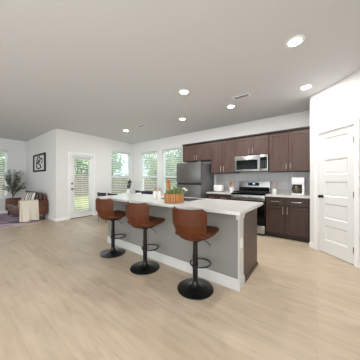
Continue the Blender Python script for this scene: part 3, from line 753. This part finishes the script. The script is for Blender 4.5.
CH = [(-5.02, 3.02, 0, 'navy dining chair on the island side of the table, nearer the patio door'), (-4.50, 3.04, 0, 'navy dining chair on the island side of the table, nearer the refrigerator'),
      (-5.05, 3.93, PI-.35, 'navy dining chair turned toward the island, nearer the patio door wall'), (-4.46, 3.93, PI+.3, 'navy dining chair facing the island, between the two back windows')]
for i, (x, y, r, lab) in enumerate(CH):
    o = c0 if i == 0 else dup(c0)
    o.location = (x, y, 0); o.rotation_euler = (0, 0, r); o['label'] = lab
v = empty('branch_vase', (-4.72, 3.52, .75), 0, 'white vase of dark olive branches on the dining table', 'vase')
MB().lathe([(0, 0), (.05, 0), (.07, .04), (.072, .09), (.05, .15), (.03, .18), (.036, .2), (.028, .2), (.024, .18), (.04, .14), (.05, .02), (0, .02)], n=28).build('vessel', M_WHITE, v, True)
rng = random.Random(8); st = MB(); lf = MB()
for k in range(6):
    dx, dy = rng.uniform(-.06, .13), rng.uniform(-.08, .1); hh = rng.uniform(.4, .57)
    pts = [Vector((0, 0, .05)), Vector((dx*.25, dy*.25, .22)), Vector((dx*.7, dy*.7, hh*.75)), Vector((dx, dy, hh))]
    st.tube(pts, [.003, .003, .002, .001], 5)
    for q in range(26):
        f = rng.uniform(.45, 1); a, b = (pts[1], pts[2]) if f < .7 else (pts[2], pts[3]); g_ = (f-.45)/.25 if f < .7 else (f-.7)/.3
        p = a.lerp(b, min(1, g_)); lf.leaf(p, (rng.uniform(-1, 1), rng.uniform(-1, 1), rng.uniform(-.1, .9)), rng.uniform(.05, .075), .022, rng)
st.build('branches', M_STEM, v); lf.build('foliage', mat('dark_olive_leaf', (66, 74, 66), .6, var=.3, scale=25), v)
for i, (x, y, lab) in enumerate([(-5.02, 3.2, 'white bowl set before the chair nearer the patio door'), (-4.48, 3.2, 'white bowl set before the island-side chair nearer the refrigerator'),
                                 (-5.05, 3.72, 'white bowl set at the far side of the table near the patio door wall'), (-4.46, 3.72, 'white bowl set at the far side between the two back windows')]):
    tag(MB().lathe([(0, 0), (.045, 0), (.06, .012), (.085, .05), (.092, .075), (.087, .075), (.078, .05), (.05, .015), (0, .012)], n=28).build('serving_bowl', M_WHITE, None, True, loc=(x, y, .75)), lab, 'bowl', 'white bowls on the dining table')

# ------------------------------------------------------------------ sitting corner
tag(MB().box(-9.1, -6.42, -1.7, 1.72, 0, .012, .004).build('area_rug', M_RUG), 'faded purple patterned rug under the brown sofa', 'rug')
sf = empty('leather_sofa', (-7.7, 1.66, .012), 0, 'brown leather loveseat under the framed picture', 'sofa')
hw = .97
MB().box(-hw+.02, hw-.02, -.3, .32, .16, .28, .015).build('base', M_SOFA, sf, True)
for sx in (-1, 1):
    MB().box(min(sx*hw, sx*(hw-.14)), max(sx*hw, sx*(hw-.14)), -.34, .36, .16, .585, .035, 3).build('armrest', M_SOFA, sf, True)
MB().box(-hw+.13, hw-.13, .265, .36, .16, .76, .035, 3).build('backrest', M_SOFA, sf, True)
for sx in (-1, 1):
    MB().box(min(0.003*sx, sx*(hw-.145)), max(.003*sx, sx*(hw-.145)), -.33, .265, .28, .42, .035, 3).build('seat_cushion', M_SOFA, sf, True)
    MB().box(-.40, .40, -.055, .055, -.2, .2, .05, 4, mtx=Matrix.Translation((sx*.43, .205, .63)) @ Matrix.Rotation(-.08, 4, 'X')).build('back_cushion', M_SOFAD, sf, True)
    for sy in (-1, 1): MB().cyl((sx*.87, sy*.26, 0), .018, .16, n=12, r2=.03).build('leg', M_DARKLEG, sf, True)
def pillow(x, y, z, rz, rx, mm, label, w=.38):
    def top(u, v):
        a, b = 2*u-1, 2*v-1; pin = 1-.07*(1-abs(a)**2)*abs(b)**3-.0
        k = max(0, (1-a**4)*(1-b**4))**.6
        return (a*w/2*(1-.06*(1-b*b)*0), 0, b*w/2), .12+k
    o = MB().sheet(top, 18, 18, .15).build('throw_pillow', mm, None, True)
    o.matrix_world = Matrix.Translation((x, y, z)) @ Matrix.Rotation(rz, 4, 'Z') @ Matrix.Rotation(rx, 4, 'X')
    return tag(o, label, 'pillow', 'throw pillows on the sofa')
pillow(-7.60, 1.66, .64, .2, -.25, M_STRIPE, 'black and ivory striped pillow toward the middle of the brown sofa')
pillow(-7.12, 1.70, .66, .22, -.2, M_STRIPE, 'black and ivory striped pillow beside the cream blanket')
# blanket draped over the near arm
ax = -7.7+hw; topz = .012+.585
def blanket(u, v):
    # u along the sofa arm (y), v from inner side over the arm down the outer side
    y = 1.325+.43*u; path = [(ax-.17, .44), (ax-.158, .56), (ax-.12, topz+.03), (ax-.03, topz+.03), (ax+.016, topz-.02), (ax+.03, .34), (ax+.04, .05)]
    L = [0]
    for a, b in zip(path, path[1:]): L.append(L[-1]+math.dist(a, b))
    s = v*L[-1]; i = 0
    while i < len(path)-2 and s > L[i+1]: i += 1
    f = (s-L[i])/(L[i+1]-L[i]); x = path[i][0]+f*(path[i+1][0]-path[i][0]); z = path[i][1]+f*(path[i+1][1]-path[i][1])
    hang = max(0, (v-.45)/.55)
    x += .014*math.sin(u*17+1)*hang+.008*math.sin(u*31)*hang
    z += .012*math.sin(u*14)*(1-hang)*.6-.02*hang*math.sin(u*5)**2
    y += .03*hang*(u-.4)
    return (x, y, z), 1
tag(MB().sheet(blanket, 40, 60, .016).build('throw_blanket', M_KNIT, None, True), 'cream knitted blanket draped over the sofa arm', 'blanket')
# framed picture
fx0, fx1, fz0, fz1 = -8.30, -7.03, 1.525, 2.135
p = empty('framed_picture', ((fx0+fx1)/2, YN, (fz0+fz1)/2), 0, 'black framed abstract line drawing above the sofa', 'picture')
w, h = (fx1-fx0)/2, (fz1-fz0)/2; b = .055
MB().box(-w, -w+b*1.6, -.03, 0, -h, h, .003).box(w-b*1.6, w, -.03, 0, -h, h, .003).box(-w+b*1.6, w-b*1.6, -.03, 0, -h, -h+b, .003).box(-w+b*1.6, w-b*1.6, -.03, 0, h-b, h, .003).build('frame', mat('matt_black', (14, 14, 14), .7, spec=.15), p)
MB().box(-w+b, w-b, -.008, -.002, -h+b*.8, h-b*.8).build('paper', mat('art_paper', (226, 224, 220), .8), p)
m = MB(); rng = random.Random(21)
def stroke(pts, r):
    P = []
    for i in range(len(pts)-1):
        for k in range(5):
            f = k/5; P.append(Vector(pts[i]).lerp(Vector(pts[i+1]), f))
    P.append(Vector(pts[-1])); m.tube([(q.x, -.0085, q.y) for q in P], r, 6)
for pts, r in ([[(-.25, .08), (-.15, .2), (.05, .21), (.12, .1), (.02, .02)], .02], [[(.02, .02), (-.2, 0), (-.3, -.12), (-.12, -.2), (.1, -.18)], .022], [[(.12, .12), (.28, .15), (.33, .04), (.2, -.03)], .016],
               [[(-.05, .12), (-.02, -.05), (.12, -.08), (.22, -.18)], .024], [[(-.32, .0), (-.24, .06), (-.18, .05)], .018]): stroke(pts, r)
m.build('ink_lines', mat('ink', (34, 34, 35), .7), p)
# potted olive tree
t = empty('potted_olive_tree', (-8.86, 1.55, .0), 0, 'potted olive tree in the corner beside the sofa and window', 'plant')
MB().lathe([(0, .012), (.11, .012), (.15, .28), (.155, .3), (.14, .3), (.135, .26), (0, .26)], n=28).build('pot', M_POT, t, True)
MB().lathe([(0, .25), (.13, .25), (0, .255)], n=20).build('soil', M_SOIL, t)
rng = random.Random(5); k = MB(); lf = MB()
k.tube([(0, 0, .24), (.02, .01, .5), (0, 0, .8)], [.016, .013, .009], 8)
for q in range(26):
    a = rng.uniform(0, 2*PI); r = rng.uniform(.12, .46); zt = rng.uniform(.85, 1.58)
    if zt > 1.35: r *= .6
    ex_, ey_ = max(-.24, r*math.cos(a)), min(.34, r*math.sin(a)*1.15)
    s0 = Vector((0, 0, rng.uniform(.55, .8))); e0 = Vector((ex_, ey_, zt)); mid = s0.lerp(e0, .5)+Vector((0, 0, .06))
    k.tube([s0, mid, e0], [.006, .004, .0015], 5)
    for z_ in range(44):
        f = rng.uniform(.3, 1.05); pnt = s0.lerp(mid, f*2) if f < .5 else mid.lerp(e0, f*2-1)
        lf.leaf(pnt, (rng.uniform(-1, 1), rng.uniform(-1, 1), rng.uniform(-.5, .9)), rng.uniform(.05, .09), .02, rng)
k.build('branches', M_STEM, t, True); lf.build('foliage', M_LEAF, t)
